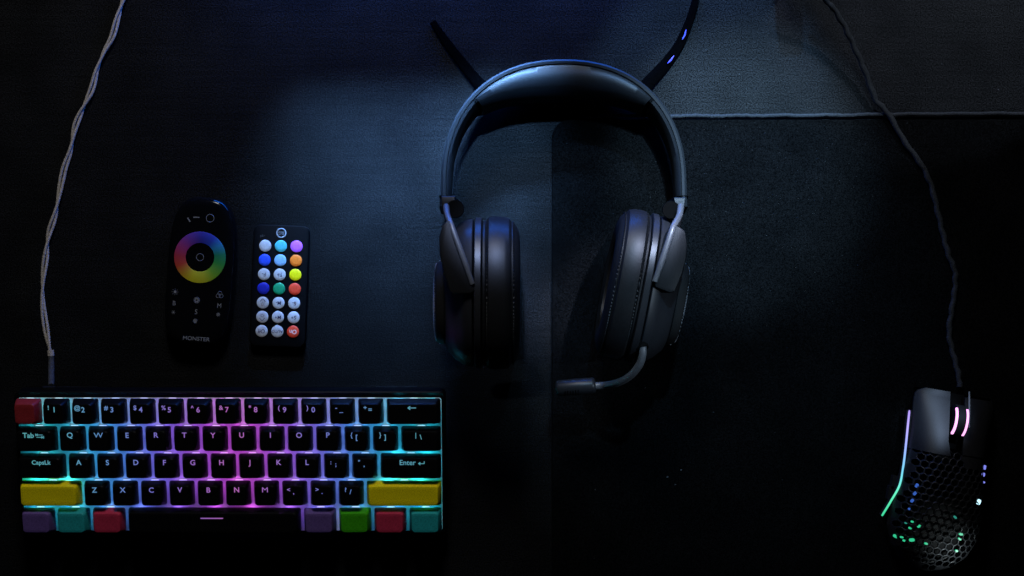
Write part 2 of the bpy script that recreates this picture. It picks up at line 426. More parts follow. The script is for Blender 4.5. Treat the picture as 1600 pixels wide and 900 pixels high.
cc = [kl(v) for v in (P(79.5, 556, 3), P(80, 566, 4), P(80, 578, 8), P(80, 590, 16), P(80, 603, 24))]
obj('plug_boot', MB().tube(catmull(cc, 5), 2.1, 10), M_sleeve2, kc)

# ------------------------------------------------------------------ remotes
def hue_wheel(mname):
    m = mat(mname, (.2, .2, .2), .5, .2); b_ = m.node_tree.nodes['Principled BSDF']
    tc = N(m, 'ShaderNodeTexCoord'); sx = N(m, 'ShaderNodeSeparateXYZ'); at = N(m, 'ShaderNodeMath', operation='ARCTAN2')
    L(m, tc.outputs['Object'], sx.inputs[0]); L(m, sx.outputs[1], at.inputs[0]); L(m, sx.outputs[0], at.inputs[1])
    mr = N(m, 'ShaderNodeMapRange'); mr.inputs[1].default_value = -math.pi; mr.inputs[2].default_value = math.pi; L(m, at.outputs[0], mr.inputs[0])
    cr = N(m, 'ShaderNodeValToRGB'); L(m, mr.outputs[0], cr.inputs[0])
    st_ = [(0.0, (.21, .016, .03)), (.07, (.25, .028, .015)), (.14, (.26, .15, .01)), (.20, (.30, .28, .008)), (.29, (.26, .28, .012)), (.37, (.09, .22, .015)),
           (.46, (.015, .16, .03)), (.53, (.006, .13, .07)), (.60, (.01, .13, .30)), (.66, (.01, .03, .30)), (.75, (.018, .018, .22)), (.84, (.07, .018, .18)), (.92, (.16, .016, .10)), (1.0, (.21, .016, .03))]
    els = cr.color_ramp.elements
    while len(els) < len(st_): els.new(.5)
    for e, (t, c) in zip(els, st_): e.position = t; e.color = (*[q*1.05 for q in c], 1)
    L(m, cr.outputs[0], b_.inputs['Base Color'])
    return grainless(m)
def grainless(m): return m

RA = R(-4.2)
r1o = P(313, 424, 12)
r1 = root('remote_control', (r1o.x, r1o.y, 0), 'glossy black remote with a big rainbow colour wheel, left of the button remote', 'remote control', (0, 0, RA))
def r1p(px, py):      # photo spot on the remote's face -> local mm
    v = P(px, py, 15.2) - Vector((r1o.x, r1o.y, 0)); v.rotate(Matrix.Rotation(-RA, 3, 'Z')); return (v.x, v.y)
W1, H1 = 46.5, 102.5
def egg(wd, ht, z, inset=0):
    pts = []
    for i in range(64):
        a = 2*math.pi*i/64; c, s_ = math.cos(a), math.sin(a); n_ = 4.2 if s_ < 0 else 3.2
        pts.append(Vector(((wd/2 - inset)*math.copysign(abs(c)**(2/n_), c), (ht/2 - inset)*math.copysign(abs(s_)**(2/n_), s_), z)))
    return pts
b = MB().loft([egg(W1, H1, .3, 3), egg(W1, H1, 2.5, .6), egg(W1, H1, 7, 0), egg(W1, H1, 11, .3), egg(W1, H1, 13.6, 1.4), egg(W1, H1, 14.7, 3.2), egg(W1, H1, 15.0, 6), egg(W1, H1, 15.1, 14)])
obj('body', b, M_gloss, r1)
wx, wy = r1p(312.5, 402)
ring = MB(); rs = [(17.6, 15.05), (17.6, 15.35), (16.9, 15.5), (10.3, 15.5), (9.8, 15.35), (9.8, 15.05)]
ring.loft([[Vector((math.cos(a)*q, math.sin(a)*q, z - 15)) for a in [2*math.pi*j/96 for j in range(96)]] for q, z in rs], False, False)
obj('colour_wheel', ring, hue_wheel('rainbow_wheel_print'), r1, (wx, wy, 15.0))
obj('power_mark', MB().torus((wx, wy, 15.12), 2.45, .2), M_print, r1)
sx_, sy_ = r1p(328.3, 341)
obj('ring_mark', MB().torus((sx_, sy_, 15.1), 2.65, .22), M_print, r1)
def bar(b_, x, y, ln, t, ang, z=15.15):
    d = Vector((math.cos(ang), math.sin(ang), 0)); n_ = Vector((-d.y, d.x, 0)); c = Vector((x, y, z))
    vs = [c - d*ln/2 - n_*t/2, c + d*ln/2 - n_*t/2, c + d*ln/2 + n_*t/2, c - d*ln/2 + n_*t/2]
    b_.add(vs + [v + Vector((0, 0, .06)) for v in vs], [(0, 3, 2, 1), (4, 5, 6, 7), (0, 1, 5, 4), (1, 2, 6, 5), (2, 3, 7, 6), (3, 0, 4, 7)])
b = MB(); x, y = r1p(307, 339.5); bar(b, x, y, 4.2, .75, R(2)); x, y = r1p(295.2, 343.5); bar(b, x, y, 3.3, .85, R(-52))
obj('dash_mark', b, M_print, r1)
# icons and letters
def icon(name, fn): b_ = MB(); fn(b_); return obj(name, b_, M_print, r1, smooth=False)
def sun(cx, cy, r0, r1_, n):
    def f(b_):
        b_.disc((cx, cy, 15.1), r0, .08, 14, 0)
        for i in range(n): a = 2*math.pi*i/n; bar(b_, cx + math.cos(a)*r1_, cy + math.sin(a)*r1_, .7, .22, a)
    return f
x, y = r1p(273.5, 456); icon('brightness_icon', sun(x, y, .95, 1.95, 8))
x, y = r1p(271, 488); icon('dim_icon', sun(x, y, .5, 1.0, 6))
x, y = r1p(307.3, 469); icon('speed_icon', lambda b_: [bar(b_, x + math.cos(a)*1.15, y + math.sin(a)*1.15, 1.2, .95, a + .8) for a in [2*math.pi*i/6 for i in range(6)]] + [b_.torus((x, y, 15.15), 2.0, .14, 24, 5)])
x, y = r1p(304.8, 501.5); icon('speed_icon', lambda b_: [bar(b_, x + math.cos(a)*.8, y + math.sin(a)*.8, .9, .75, a + .8) for a in [2*math.pi*i/6 for i in range(6)]] + [b_.torus((x, y, 15.15), 1.4, .12, 24, 5)])
x, y = r1p(343.3, 461); icon('colour_icon', lambda b_: [b_.torus((x + 1.15*math.cos(R(a)), y + 1.15*math.sin(R(a)), 15.15), 1.35, .16, 20, 5) for a in (90, 210, 330)])
x, y = r1p(341, 491.5); icon('mode_icon', lambda b_: [bar(b_, x + math.cos(a)*.8, y + math.sin(a)*.8, 1.1, .4, a) for a in [2*math.pi*i/7 for i in range(7)]])
for s, px, py, sz, bd, sx in (('B', 272, 474, 4.4, 0, .9), ('S', 306.5, 487.5, 4.8, 0, .9), ('M', 342.5, 478, 4.6, 0, .9), ('MONSTER', 306.5, 529.5, 3.7, .05, 1.1)):
    x, y = r1p(px, py); place('lettering', text_mesh(s, sz, bd, M_print, sx, .04), r1, (x, y, 15.16))

RB = R(-2.2)
r2o = P(437, 447, 5)
r2 = root('remote_control', (r2o.x, r2o.y, 0), 'flat black remote with round white and coloured buttons printed upside down', 'remote control', (0, 0, RB))
def r2p(px, py):
    v = P(px, py, 7.4) - Vector((r2o.x, r2o.y, 0)); v.rotate(Matrix.Rotation(-RB, 3, 'Z')); return (v.x, v.y)
W2, H2 = 38.5, 84
b = MB().loft([rrect(W2-1.5, H2-1.5, 4.5, .3, 6), rrect(W2, H2, 5, 1.4, 6), rrect(W2, H2, 5, 5.6, 6), rrect(W2-1, H2-1, 4.5, 6.4, 6), rrect(W2-2.4, H2-2.4, 4, 6.6, 6)])
obj('body', b, mat('remote_black_plastic', (.0016, .0017, .002), .45, .06), r2)
BC = {'w': (.38, .37, .365), 'teal': (.055, .33, .34), 'vio': (.40, .085, .55), 'blue': (.018, .06, .50), 'sky': (.18, .33, .50), 'or': (.68, .14, .010), 'ye': (.66, .54, .0),
      'navy': (.008, .012, .24), 'gr': (.006, .22, .09), 're': (.62, .045, .016)}
BM = {k: grain(mat('button_' + k, v, .5, .25), (1100,)*3, .85, 1.15, .05) for k, v in BC.items()}
BN = {'w': 'white', 'teal': 'teal', 'vio': 'violet', 'blue': 'blue', 'sky': 'pale blue', 'or': 'orange', 'ye': 'yellow', 'navy': 'navy blue', 'gr': 'green', 're': 'red'}
BR = [['w', 'teal', 'vio'], ['blue', 'sky', 'or'], ['wF-', 'wF+', 'ye'], ['navy', 'gr', 're'], ['wup', 'wM-', 'wS-'], ['wdn', 'wM+', 'wS+'], ['wOff', 'wAUTO', 'reOn']]
for i, row in enumerate(BR):
    for j, c in enumerate(row):
        px = 414.2 + j*24.5 - i*.92; py = 384 + i*22.2 + j*.5
        x, y = r2p(px, py)
        key = 're' if c == 'reOn' else ('w' if c[0] == 'w' else c); txt = c[1:] if c[0] == 'w' else ('On' if c == 'reOn' else '')
        bo = obj('button', MB().disc((0, 0, 0), 4.15, .85, 28, .12), BM[key], r2, (x, y, 6.55), label=BN[key] + ' round button' + (' marked ' + txt if txt and txt not in ('up', 'dn') else ''))
        if txt in ('up', 'dn'):
            b = MB(); sg = 1 if txt == 'up' else -1
            bar(b, -.95, sg*1.75, 2.7, .42, sg*R(48), 1.0); bar(b, .95, sg*1.75, 2.7, .42, -sg*R(48), 1.0)
            b.torus((0, -sg*.9, 1.02), .85, .13, 16, 5)
            for q in range(8): a = q*math.pi/4; bar(b, math.cos(a)*1.45, -sg*.9 + math.sin(a)*1.45, .5, .18, a, 1.0)
            obj('print', b, M_ink, bo, smooth=False)
        elif txt:
            sz = {'Off': 3.9, 'AUTO': 2.9, 'On': 4.2}.get(txt, 3.7)
            t = place('print', text_mesh(txt, sz, .03 if txt != 'AUTO' else .02, M_ink if key == 'w' else mat('white_ink', (.6, .55, .5), .6, .1), .95, .05), bo, (0, 0, 1.02))
            t.rotation_euler = (0, 0, math.pi)
x, y = r2p(439.3, 364); obj('ring_mark', MB().torus((x, y, 6.7), 3.1, .38), mat('ring_print', (.30, .32, .33), .6, .1), r2)
t = place('lettering', text_mesh('RG', 3.2, .1, M_print, 1.0, .04), r2, (x, y, 6.75)); t.rotation_euler = (0, 0, math.pi)
x, y = r2p(410, 368); t = place('lettering', text_mesh('+3V', 2.2, 0, mat('faint_print', (.06, .06, .06), .7, .1), 1.0, .04), r2, (x, y, 6.7)); t.rotation_euler = (0, 0, math.pi + .25)

# ------------------------------------------------------------------ headset
CZ = 47.0
HX = P(882, 450, 60).x
Y0 = P(880, 455, CZ).y            # ear cup centre line
hs = root('headset', (HX, Y0, 0), 'black over-ear gaming headset with padded headband and bent microphone lying on its side', 'headset')
hl = rel((HX, Y0, 0))
TB = R(10.2)
def band(a_deg_t, off_r, off_z, A=80.0, B=81.6, n=2.25, yc=69.0):
    """point of the headband: parameter t from 0 (left end) to 1 (right end)"""
    t = a_deg_t
    # lower straight arms for t<.12 and t>.88, superellipse between
    def base(t):
        if t < .1: return Vector((-A, yc - (1 - t/.1)*16, 0)), Vector((-1, 0, 0))
        if t > .9: return Vector((A, yc - ((t - .9)/.1)*16, 0)), Vector((1, 0, 0))
        q = math.pi*(1 - (t - .1)/.8); c, s = math.cos(q), math.sin(q)
        p = Vector((A*math.copysign(abs(c)**(2/n), c), yc + B*abs(s)**(2/n), 0))
        nn = Vector((math.copysign(abs(c)**(2 - 2/n), c)/A, abs(s)**(2 - 2/n)/B, 0)).normalized()
        return p, nn
    p, nn = base(t); p = p + nn*off_r + Vector((0, 0, off_z))
    y = p.y - Y0; z = p.z
    return Vector((p.x, y*math.cos(TB) + z*math.sin(TB), CZ + z*math.cos(TB) - y*math.sin(TB)))
# outer strip
def sweep_band(t0, t1, n, prof):
    """prof(t) -> list of (radial, z)"""
    return [[band(t0 + (t1 - t0)*i/n, a, c) for a, c in prof(t0 + (t1 - t0)*i/n)] for i in range(n + 1)]
def hw(t):                                     # half width of the band
    return 12.5 + 6.5*math.sin(math.pi*max(0, min(1, (t - .1)/.8)))**1.2
def strip(t):
    h = hw(t)
    return [(-1.8, -h), (-.2, -h - .5), (1.2, -h + .3), (1.8, -h*.5), (2.0, 0), (1.8, h*.5), (1.2, h - .3), (-.2, h + .5), (-1.8, h)]
hbnd = obj('headband', MB().loft(sweep_band(.0, 1.0, 110, strip)), M_plastic, hs)
def inner(t):                                  # padded inside of the arms
    h = hw(t) - 1.4; d = 4.6 + 2.0*math.sin(math.pi*t)
    return [(-1.7, -h), (-1.7, h), (-2.8, h + .9), (-d*.7, h + .2), (-d, h*.6), (-d - .6, 0), (-d, -h*.6), (-d*.7, -h - .2), (-2.8, -h - .9)]
obj('arm_lining', MB().loft(sweep_band(.035, .29, 34, inner)), M_plastic, hbnd)
obj('arm_lining', MB().loft(sweep_band(.71, .965, 34, inner)), M_plastic, hbnd)
def pad(t):
    q = max(0.0, min(1.0, (t - .292)/(.708 - .292))); e = math.sin(math.pi*q)
    soft = .97
    h = (hw(t) + .6)*soft; d = (9.5 + 13.0*e**.9)*soft
    return [(-1.7, -h*.9), (-1.7, h*.9), (-2.6, h - .9), (-d*.35, h - .1), (-d*.62, h*.93), (-d*.85, h*.7), (-d*.97, h*.38), (-d, 0), (-d*.97, -h*.38), (-d*.85, -h*.7), (-d*.62, -h*.93), (-d*.35, -h + .1), (-2.6, -h + .9)]
obj('headband_pad', MB().loft(sweep_band(.292, .708, 80, pad)), M_leather, hbnd)
for t0 in (.288, .712):
    obj('seam', MB().loft(sweep_band(t0 - .0025, t0 + .0025, 1, lambda t: [(a*1.08 - .3, c*1.05) for a, c in inner(t)])), M_void, hbnd)

def oval(x, k, cy=0, cz=0, RY=50.5, RZ=44.5, n=64, e=2.6, kz=1.0):
    return [Vector((x, cy + RY*k*math.copysign(abs(math.cos(a))**(2/e), math.cos(a)), cz + RZ*k*kz*math.copysign(abs(math.sin(a))**(2/e), math.sin(a)))) for a in [2*math.pi*j/n for j in range(n)]]
def ear_cup(side, px_plate, py_c, rz, soft=1.0):
    """local +x = outward (away from the head)"""
    c = P(px_plate, py_c, 84); c.z = CZ
    # origin: plate plane centre (x taken where the plate's upper edge shows)
    T = Matrix.Translation(hl(c)) @ Matrix.Rotation(rz, 4, 'Z') @ Matrix.Diagonal((side, 1, 1, 1))
    def X(mb):
        mb.v = [tuple(T @ Vector(v)) for v in mb.v]; return mb
    cup = obj('ear_cup', X(MB().loft([oval(3.2, .80), oval(3.4, .955, kz=.95), oval(4.0, .965, kz=.95), oval(7.8, .955, kz=.93), oval(10.5, .93, kz=.88), oval(15, .87, kz=.82), oval(20, .76, kz=.8), oval(23, .60, kz=.8), oval(24.2, .40), oval(25, .15)])), M_satin, hs)
    obj('cup_ring', X(MB().loft([oval(-2.4, .80), oval(-2.4, .965), oval(-1.9, .985), oval(1.6, .985), oval(2.2, .97), oval(2.5, .80)])), M_satin, cup)
    cu = MB().loft([oval(-2.8, .8), oval(-2.9, .92), oval(-3.4, .945), oval(-4.8, .95), oval(-5.6, .93), oval(-6.2, .962), oval(-7.4, .99), oval(-11, 1.0), oval(-18, .992), oval(-21.4, .975), oval(-22.6, .945), oval(-23.2, .92),
                    oval(-24.2, .925), oval(-26.5, .88), oval(-28.6, .79), oval(-29.2, .68), oval(-27, .58), oval(-20, .55), oval(-12, .55)], True, True)
    cu.v = [((x + 2.8)*soft - 2.8, y, z) for x, y, z in cu.v]
    cush = obj('ear_cushion', X(cu), M_leather, cup)
    st_ = MB()
    for k_, xs in ((.962, (-6.1 + 2.8)*soft - 2.8), (.925, (-24.5 + 2.8)*soft - 2.8)):
        for j in range(150):
            a = 2*math.pi*j/150; a2 = a + .024
            def pt(a): return Vector((xs, 50.5*k_*math.copysign(abs(math.cos(a))**(2/2.6), math.cos(a)), 44.5*k_*math.copysign(abs(math.sin(a))**(2/2.6), math.sin(a))))
            p, q = pt(a), pt(a2); d = Vector((0, p.y, p.z)).normalized()
            st_.tube([p + d*.1 + Vector((-.25, 0, 0)), (p + q)/2 + d*.55, q + d*.1 + Vector((.25, 0, 0))], .3, 4)
    o_ = obj('stitching', X(st_), M_leather, cush); o_['kind'] = 'stuff'
    # round speaker grille on the outside
    gr = X(MB().loft([oval(22.0, .55, -6, 0), oval(24.5, .55, -6, 0), oval(27.2, .52, -6, 0), oval(28.6, .44, -6, 0), oval(29.2, .30, -6, 0), oval(29.4, .1, -6, 0)]))
    g = obj('outer_grille', gr, M_rubber, cup)
    dots = MB()
    for i in range(-16, 17):
        for j in range(-16, 17):
            yy = (i + (j % 2)*.5)*1.75; zz = j*1.55; rr = math.hypot(yy/28.5, zz/25)
            if rr > .97 or zz < -4: continue
            xx = 29.6 - 2.3*rr**3 - (2.0 if rr > .9 else 0)
            r_ = .5
            dots.add([Vector((xx - .2, yy - 6 + r_*math.cos(q), zz + r_*math.sin(q))) for q in (0, 1.57, 3.14, 4.71)] + [Vector((xx + .45, yy - 6, zz))],
                     [(0, 1, 4), (1, 2, 4), (2, 3, 4), (3, 0, 4)])
    d_ = obj('grille_mesh', X(dots), M_grille, g); d_['kind'] = 'stuff'
    return cup, T
cupL, TL = ear_cup(-1, 746, 458, R(0), .93)
cupR, TR = ear_cup(1, 1010, 450, R(-10.5), .8)

def prism(pts_px, zt, zb, parent, name, m, bev=1.4, dome=0):
    """plate seen from above: outline in the photograph at height zt, real thickness down to zb"""
    up = [P(x, y, zt) for x, y in pts_px]; c = sum(up, Vector())/len(up)
    def ring(z, ins): 
        out = []
        for p in up:
            d = (c - p); d.z = 0; q = p + d.normalized()*ins; out.append(hl(Vector((q.x, q.y, z))))
        return out
    return obj(name, MB().loft([ring(zb, bev), ring(zb + bev, 0), ring(zt - bev, 0), ring(zt - .3, bev*.5), ring(zt, bev*1.3)]), m, parent)
def smooth_poly(pts, sub=4):
    n = len(pts); out = []
    for i in range(n):
        a, b_, c, d = [Vector((*pts[(i + k) % n], 0)) for k in (-1, 0, 1, 2)]
        for k in range(sub):
            t = k/sub; v = .5*((2*b_) + (c - a)*t + (2*a - 5*b_ + 4*c - d)*t*t + (3*b_ - a - 3*c + d)*t**3); out.append((v.x, v.y))
    return out
# left yoke
yl = prism([(686, 372), (691, 352), (699, 344), (706, 352), (719, 384), (731, 418), (741, 446), (742, 455), (736, 459), (708, 460), (703, 456), (693, 425), (687, 398)], 91, 40, hs, 'yoke', M_plastic, 1.2)
obj('yoke_edge', MB().tube([hl(v) for v in catmull([P(697, 322, 70), P(699, 336, 80), P(705, 352, 89), P(716, 382, 91.4), P(727, 412, 91.6), P(738, 444, 90.8)], 6)],
                           [2.0]*4 + [1.9]*22 + [1.7]*5, 10), M_boom, yl)
obj('slider', MB().loft([[band(t, a, c*1.0) for a, c in [(-7.0, -11.6), (.8, -12.4), (2.15, -10), (2.15, 10), (.8, 12.2), (-4.8, 11.4)]] for t in (-.002, .035)]), M_plastic, hbnd)
obj('slider', MB().loft([[band(t, a, c*1.0) for a, c in [(-7.0, -11.6), (.8, -12.4), (2.15, -10), (2.15, 10), (.8, 12.2), (-4.8, 11.4)]] for t in (.965, 1.002)]), M_plastic, hbnd)
for tt in (.041, .959):
    obj('seam', MB().loft([[band(t, a, c) for a, c in [(-5.2, -13.8), (2.3, -13.8), (2.3, 13.4), (-5.2, 13.2)]] for t in (tt - .0012, tt + .0012)]), M_void, hbnd)
prism([(689.5, 306), (711, 306), (711, 318), (706, 330), (703, 345), (707, 358), (699, 360), (694, 340), (690, 325)], 66, 40, hs, 'hinge', M_plastic, .8)
obj('pivot_cover', MB().tube([hl(P(711, 326, 44)), hl(P(711, 326, 70))], [6.2, 5.6], 20), M_void, hs)
# right yoke
yr = prism([(1046, 364), (1058, 352), (1070, 360), (1074, 380), (1073, 402), (1066, 428), (1054, 456), (1047, 458), (1024, 449), (1021, 440), (1030, 410)], 91, 40, hs, 'yoke', M_plastic, 1.2)
obj('yoke_edge', MB().tube([hl(v) for v in catmull([P(1064, 322, 70), P(1061, 338, 80), P(1052, 355, 89), P(1043, 382, 91.4), P(1033, 412, 91.6), P(1023, 440, 90.8)], 6)],
                           [2.2]*4 + [2.1]*22 + [1.8]*5, 10), M_boom, yr)
prism([(1053, 308), (1071, 308), (1070, 322), (1066, 345), (1060, 362), (1050, 360), (1058, 340), (1056, 322)], 66, 40, hs, 'hinge', M_plastic, .8)
obj('pivot_cover', MB().tube([hl(P(1049, 328, 44)), hl(P(1049, 328, 70))], [6.2, 5.6], 20), M_void, hs)
# microphone
port = obj('microphone_port', MB().tube([hl(P(997, 525, 74)), hl(P(1004, 545, 78))], [5.2, 4.2], 14), M_void, hs)
mp_ = catmull([P(1004, 541, 79), P(1004, 554, 78), P(999, 570, 74), P(985, 587, 66), P(965, 598, 56), P(945, 602, 45), P(928, 603, 43)], 7)
mic = obj('microphone_boom', MB().tube([hl(v) for v in mp_], [2.5]*len(mp_), 12), M_boom, hs)
a_, b_ = P(931, 602, 43), P(869, 607, 40)
cap_path = [a_.lerp(b_, t) for t in (0, .03, .08, .5, .93, .98, 1)]
mcap = obj('microphone_capsule', MB().tube([hl(v) for v in cap_path], [3.6, 4.8, 5.4, 5.5, 5.3, 4.8, 4.0], 20), M_satin, mic)
sl = MB(); d_ = (b_ - a_).normalized(); n_ = Vector((-d_.y, d_.x, 0))
for i in range(6):
    c = a_.lerp(b_, .46 + i*.065)
    sl.tube([hl(c + n_*5.3*math.sin(q) + Vector((0, 0, 1))*5.5*math.cos(q)) for q in (.35, .55, .75, .95, 1.15)], .35, 5)
obj('capsule_slots', sl, M_void, mcap)

# dark straps that run from the headband to the back of the desk
def ribbon(name, pts, wd, label, t=1.2):
    cs_ = catmull(pts, 8); base = cs_[0].copy(); base.z = 0
    o_ = MB(); rings = []
    for i, p in enumerate(cs_):
        tt = (cs_[min(i+1, len(cs_)-1)] - cs_[max(i-1, 0)]); n_ = Vector((-tt.y, tt.x, 0)).normalized()
        wv = wd[0] + (wd[1] - wd[0])*i/(len(cs_)-1)
        rings.append([p - base + n_*wv/2*a + Vector((0, 0, z*t)) for a, z in ((-1, .3), (-.8, .9), (0, 1.1), (.8, .9), (1, .3), (.8, -.4), (-.8, -.4))])
    o_.loft(rings)
    ob = place(name, mesh_of(name, o_, M_strap), None, base); tag(ob, label, 'cable', 'flat black cables behind the headset'); return ob
ribbon('flat_cable', [P(x, y, z) for x, y, z in ((762, 142, 7), (745, 126, 4), (722, 98, 2.5), (702, 72, 2), (688, 52, 1.6), (676, 34, 1.4))], (8.5, 4.5), 'flat black cable leaving the headband towards the upper left')
ribbon('flat_cable', [P(x, y, z) for x, y, z in ((998, 146, 7), (1018, 124, 4), (1040, 100, 2.6), (1060, 72, 2), (1074, 42, 1.8), (1084, 12, 1.6), (1090, -20, 1.5))], (9.5, 4.5), 'flat black cable with violet glints leaving the headband towards the upper right')

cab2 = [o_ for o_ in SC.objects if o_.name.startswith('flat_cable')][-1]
M_vio = mat('violet_glint_paint', (.09, .07, .42), .3, .5)  # purple reflections put in as violet-coloured slivers; the cable has no tape
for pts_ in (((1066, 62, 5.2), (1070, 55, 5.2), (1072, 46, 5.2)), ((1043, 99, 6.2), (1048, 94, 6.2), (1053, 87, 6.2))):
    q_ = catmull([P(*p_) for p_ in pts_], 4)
    obj('violet_glint', MB().tube([v - cab2.location*1000 for v in q_], [.2, .35] + [.55]*(len(q_)-4) + [.35, .2], 6), M_vio, cab2)

# ------------------------------------------------------------------ mouse
MR = R(-9.5)
mo = P(1466, 752, 12)
ms = root('gaming_mouse', (mo.x, mo.y, 3.0), 'black honeycomb-shell mouse with glowing side strip and pink-lit wheel', 'mouse', (0, 0, MR))
def mlp(px, py, z):
    v = P(px, py, z) - Vector((mo.x, mo.y, 3.0)); v.rotate(Matrix.Rotation(-MR, 3, 'Z')); return v
LEN = 124.0
def half_w(y):      # y from -62 (rear) to 62 (front)
    t = (y + LEN/2)/LEN
    pts = [(0, 0), (.015, 9), (.05, 18), (.12, 26.5), (.22, 31.5), (.34, 32.5), (.48, 30), (.62, 27.3), (.78, 27.2), (.92, 28), (.985, 27.5), (1.0, 26.5)]
    for (a, wa), (b_, wb) in zip(pts, pts[1:]):
        if a <= t <= b_: k = (t - a)/(b_ - a); return wa + (wb - wa)*k
    return 0
def top_z(x, y):
    t = (y + LEN/2)/LEN
    c = 14.5 + 23*math.sin(math.pi*min(1, max(0, (t*.86 + .10)))**.9)
    if t < .16: c = 13 + (c - 13)*math.sin(math.pi/2*t/.16)**.6 if t > 0 else 13
    wv = max(half_w(y), 1); u = min(1, abs(x)/wv)
    return 9 + (c - 9)*(1 - u**2.8)**.5 if u < 1 else 9
def clampx(x, y):
    y = max(-LEN/2 + .3, min(LEN/2 - .2, y)); wv = half_w(y) - .3
    return max(-wv, min(wv, x)), y
# honeycomb shell
ph = 5.0; hexr = ph/math.sqrt(3)
shell = MB(); solid = MB()
def hexring(cx, cy, k):
    return [(cx + hexr*k*math.cos(R(60*i + 30)), cy + hexr*k*math.sin(R(60*i + 30))) for i in range(6)]
def V3(x, y, dz=0):
    x, y = clampx(x, y); return Vector((x, y, top_z(x, y) + dz))
j = 0; y = -62.0
while y < 22:
    x0 = -40 + (j % 2)*ph/2
    x = x0
    while x < 40:
        outr = hexring(x, y, 1.0)
        inside = sum(abs(a) < half_w(max(-61.9, min(61.9, b_))) and b_ > -61.5 for a, b_ in outr)
        if inside >= 2 and -62.5 < y:
            wv = half_w(max(-61.9, y))
            hole = inside == 6 and abs(x) < wv - 4.2 and y > -58.5 and y < 19 + (3 if x < 6 else -6)
            hole = hole and not (-2 > y > -30 and -27 < x < -14 and False)
            if hole:
                inn = hexring(x, y, .82)
                top_o = [V3(a, b_) for a, b_ in outr]; top_i = [V3(a, b_, -.12) for a, b_ in inn]
                mid = [V3(*((Vector(p) + Vector(q))/2), .12) for p, q in zip(outr, inn)]
                bot_i = [v - Vector((0, 0, 1.7)) for v in top_i]; bot_o = [v - Vector((0, 0, 1.7)) for v in top_o]
                shell.loft([bot_o, bot_i, top_i, mid, top_o], False, False)
            else:
                top_o = [V3(a, b_) for a, b_ in outr]
                cen = V3(x, y); shell.add(top_o + [cen], [(i, (i+1) % 6, 6) for i in range(6)])
        x += ph
    y += ph*math.sqrt(3)/2; j += 1
obj('honeycomb_shell', shell, M_mouse, ms)
# side wall
rg = []
ys = [-61.7 + i*(123.3)/60 for i in range(61)]
outl = [(half_w(q) - .2, q) for q in ys] + [(-half_w(q) + .2, q) for q in reversed(ys)]
wall = MB().loft([[Vector((a*k, b_*kk, z)) for a, b_ in outl] for z, k, kk in ((.5, .86, .97), (3, .9, .985), (6, .96, .995), (9.1, 1.0, 1.0))], True, False)
obj('side_wall', wall, M_mouse, ms)
# buttons
def patch(x0f, x1f, y0, y1, name, lift=.7, corner=6, label=None):
    b_ = MB(); nx, ny = 14, 18; g = []
    for i in range(ny + 1):
        yy = y0 + (y1 - y0)*i/ny; row = []
        for k in range(nx + 1):
            u = k/nx; xx = x0f(yy)*(1 - u) + x1f(yy)*u
            row.append(Vector((xx, yy, top_z(min(abs(xx), half_w(min(61, yy)) - 1.2), min(yy, 61)) + lift)))
        g.append(row)
    vs = [v for r_ in g for v in r_]; n = nx + 1
    fs = [(i*n + k, i*n + k + 1, (i+1)*n + k + 1, (i+1)*n + k) for i in range(ny) for k in range(nx)]
    b_.add(vs, fs); lo = len(b_.v); b_.add([v - Vector((0, 0, 2.2)) for v in vs], [tuple(reversed(f)) for f in fs])
    edge = [k for k in range(n)] + [i*n + nx for i in range(1, ny + 1)] + [ny*n + k for k in range(nx - 1, -1, -1)] + [i*n for i in range(ny - 1, 0, -1)]
    for a, c in zip(edge, edge[1:] + edge[:1]): b_.f.append((a, c, c + lo, a + lo))
    return obj(name, b_, M_mouse, ms, label=label)
def edge_l(yy):
    e = -half_w(min(61.9, yy)) + .8
    if yy > 56: e += (1 - math.sqrt(max(0, 1 - ((yy - 56)/6.2)**2)))*6
    return e
lb = patch(edge_l, lambda yy: -4.6 if yy > 30 else -4.6 + (30 - yy)*.25, 20, 62.1, 'main_button', label='left main button catching blue light')
rb = patch(lambda yy: 5.6, lambda yy: -edge_l(yy), 22, 60, 'main_button')
# wheel
wh = MB()
for k in (-1,):
    wh.loft([[Vector((xx, 44 + rr*math.cos(q), 22 + rr*math.sin(q))) for q in [2*math.pi*i/36 for i in range(36)]] for xx, rr in ((-3.4, 7), (-3.2, 10.6), (3.2, 10.6), (3.4, 7))])
whl = obj('scroll_wheel', wh, M_rubber, ms, (0.4, 0, 3.5))
M_pink = mat('pink_wheel_light', (.4, .1, .3), .5, .2, (1.0, .42, .86), 1.6)
for xx in (-3.5, 3.7):
    rr_ = MB(); ring_ = []
    for i in range(25):
        q = R(38 + 112*i/24); ring_.append([Vector((xx + a, 44 + (10.3 + c)*math.cos(q), 22 + (10.3 + c)*math.sin(q))) for a, c in ((-.7, -.6), (.7, -.6), (.7, .7), (-.7, .7))])
    rr_.loft(ring_); obj('wheel_light', rr_, M_pink, whl)
ch = MB().box(-5.2, 5.6, 24, 61.3, 10.5, 17.0); obj('wheel_channel', ch, M_void, ms)
obj('inner_tray', MB().loft([[Vector((a*.82, b_*.86 - 2, z)) for a, b_ in outl] for z in (1.5, 9)], True, True), M_void, ms)
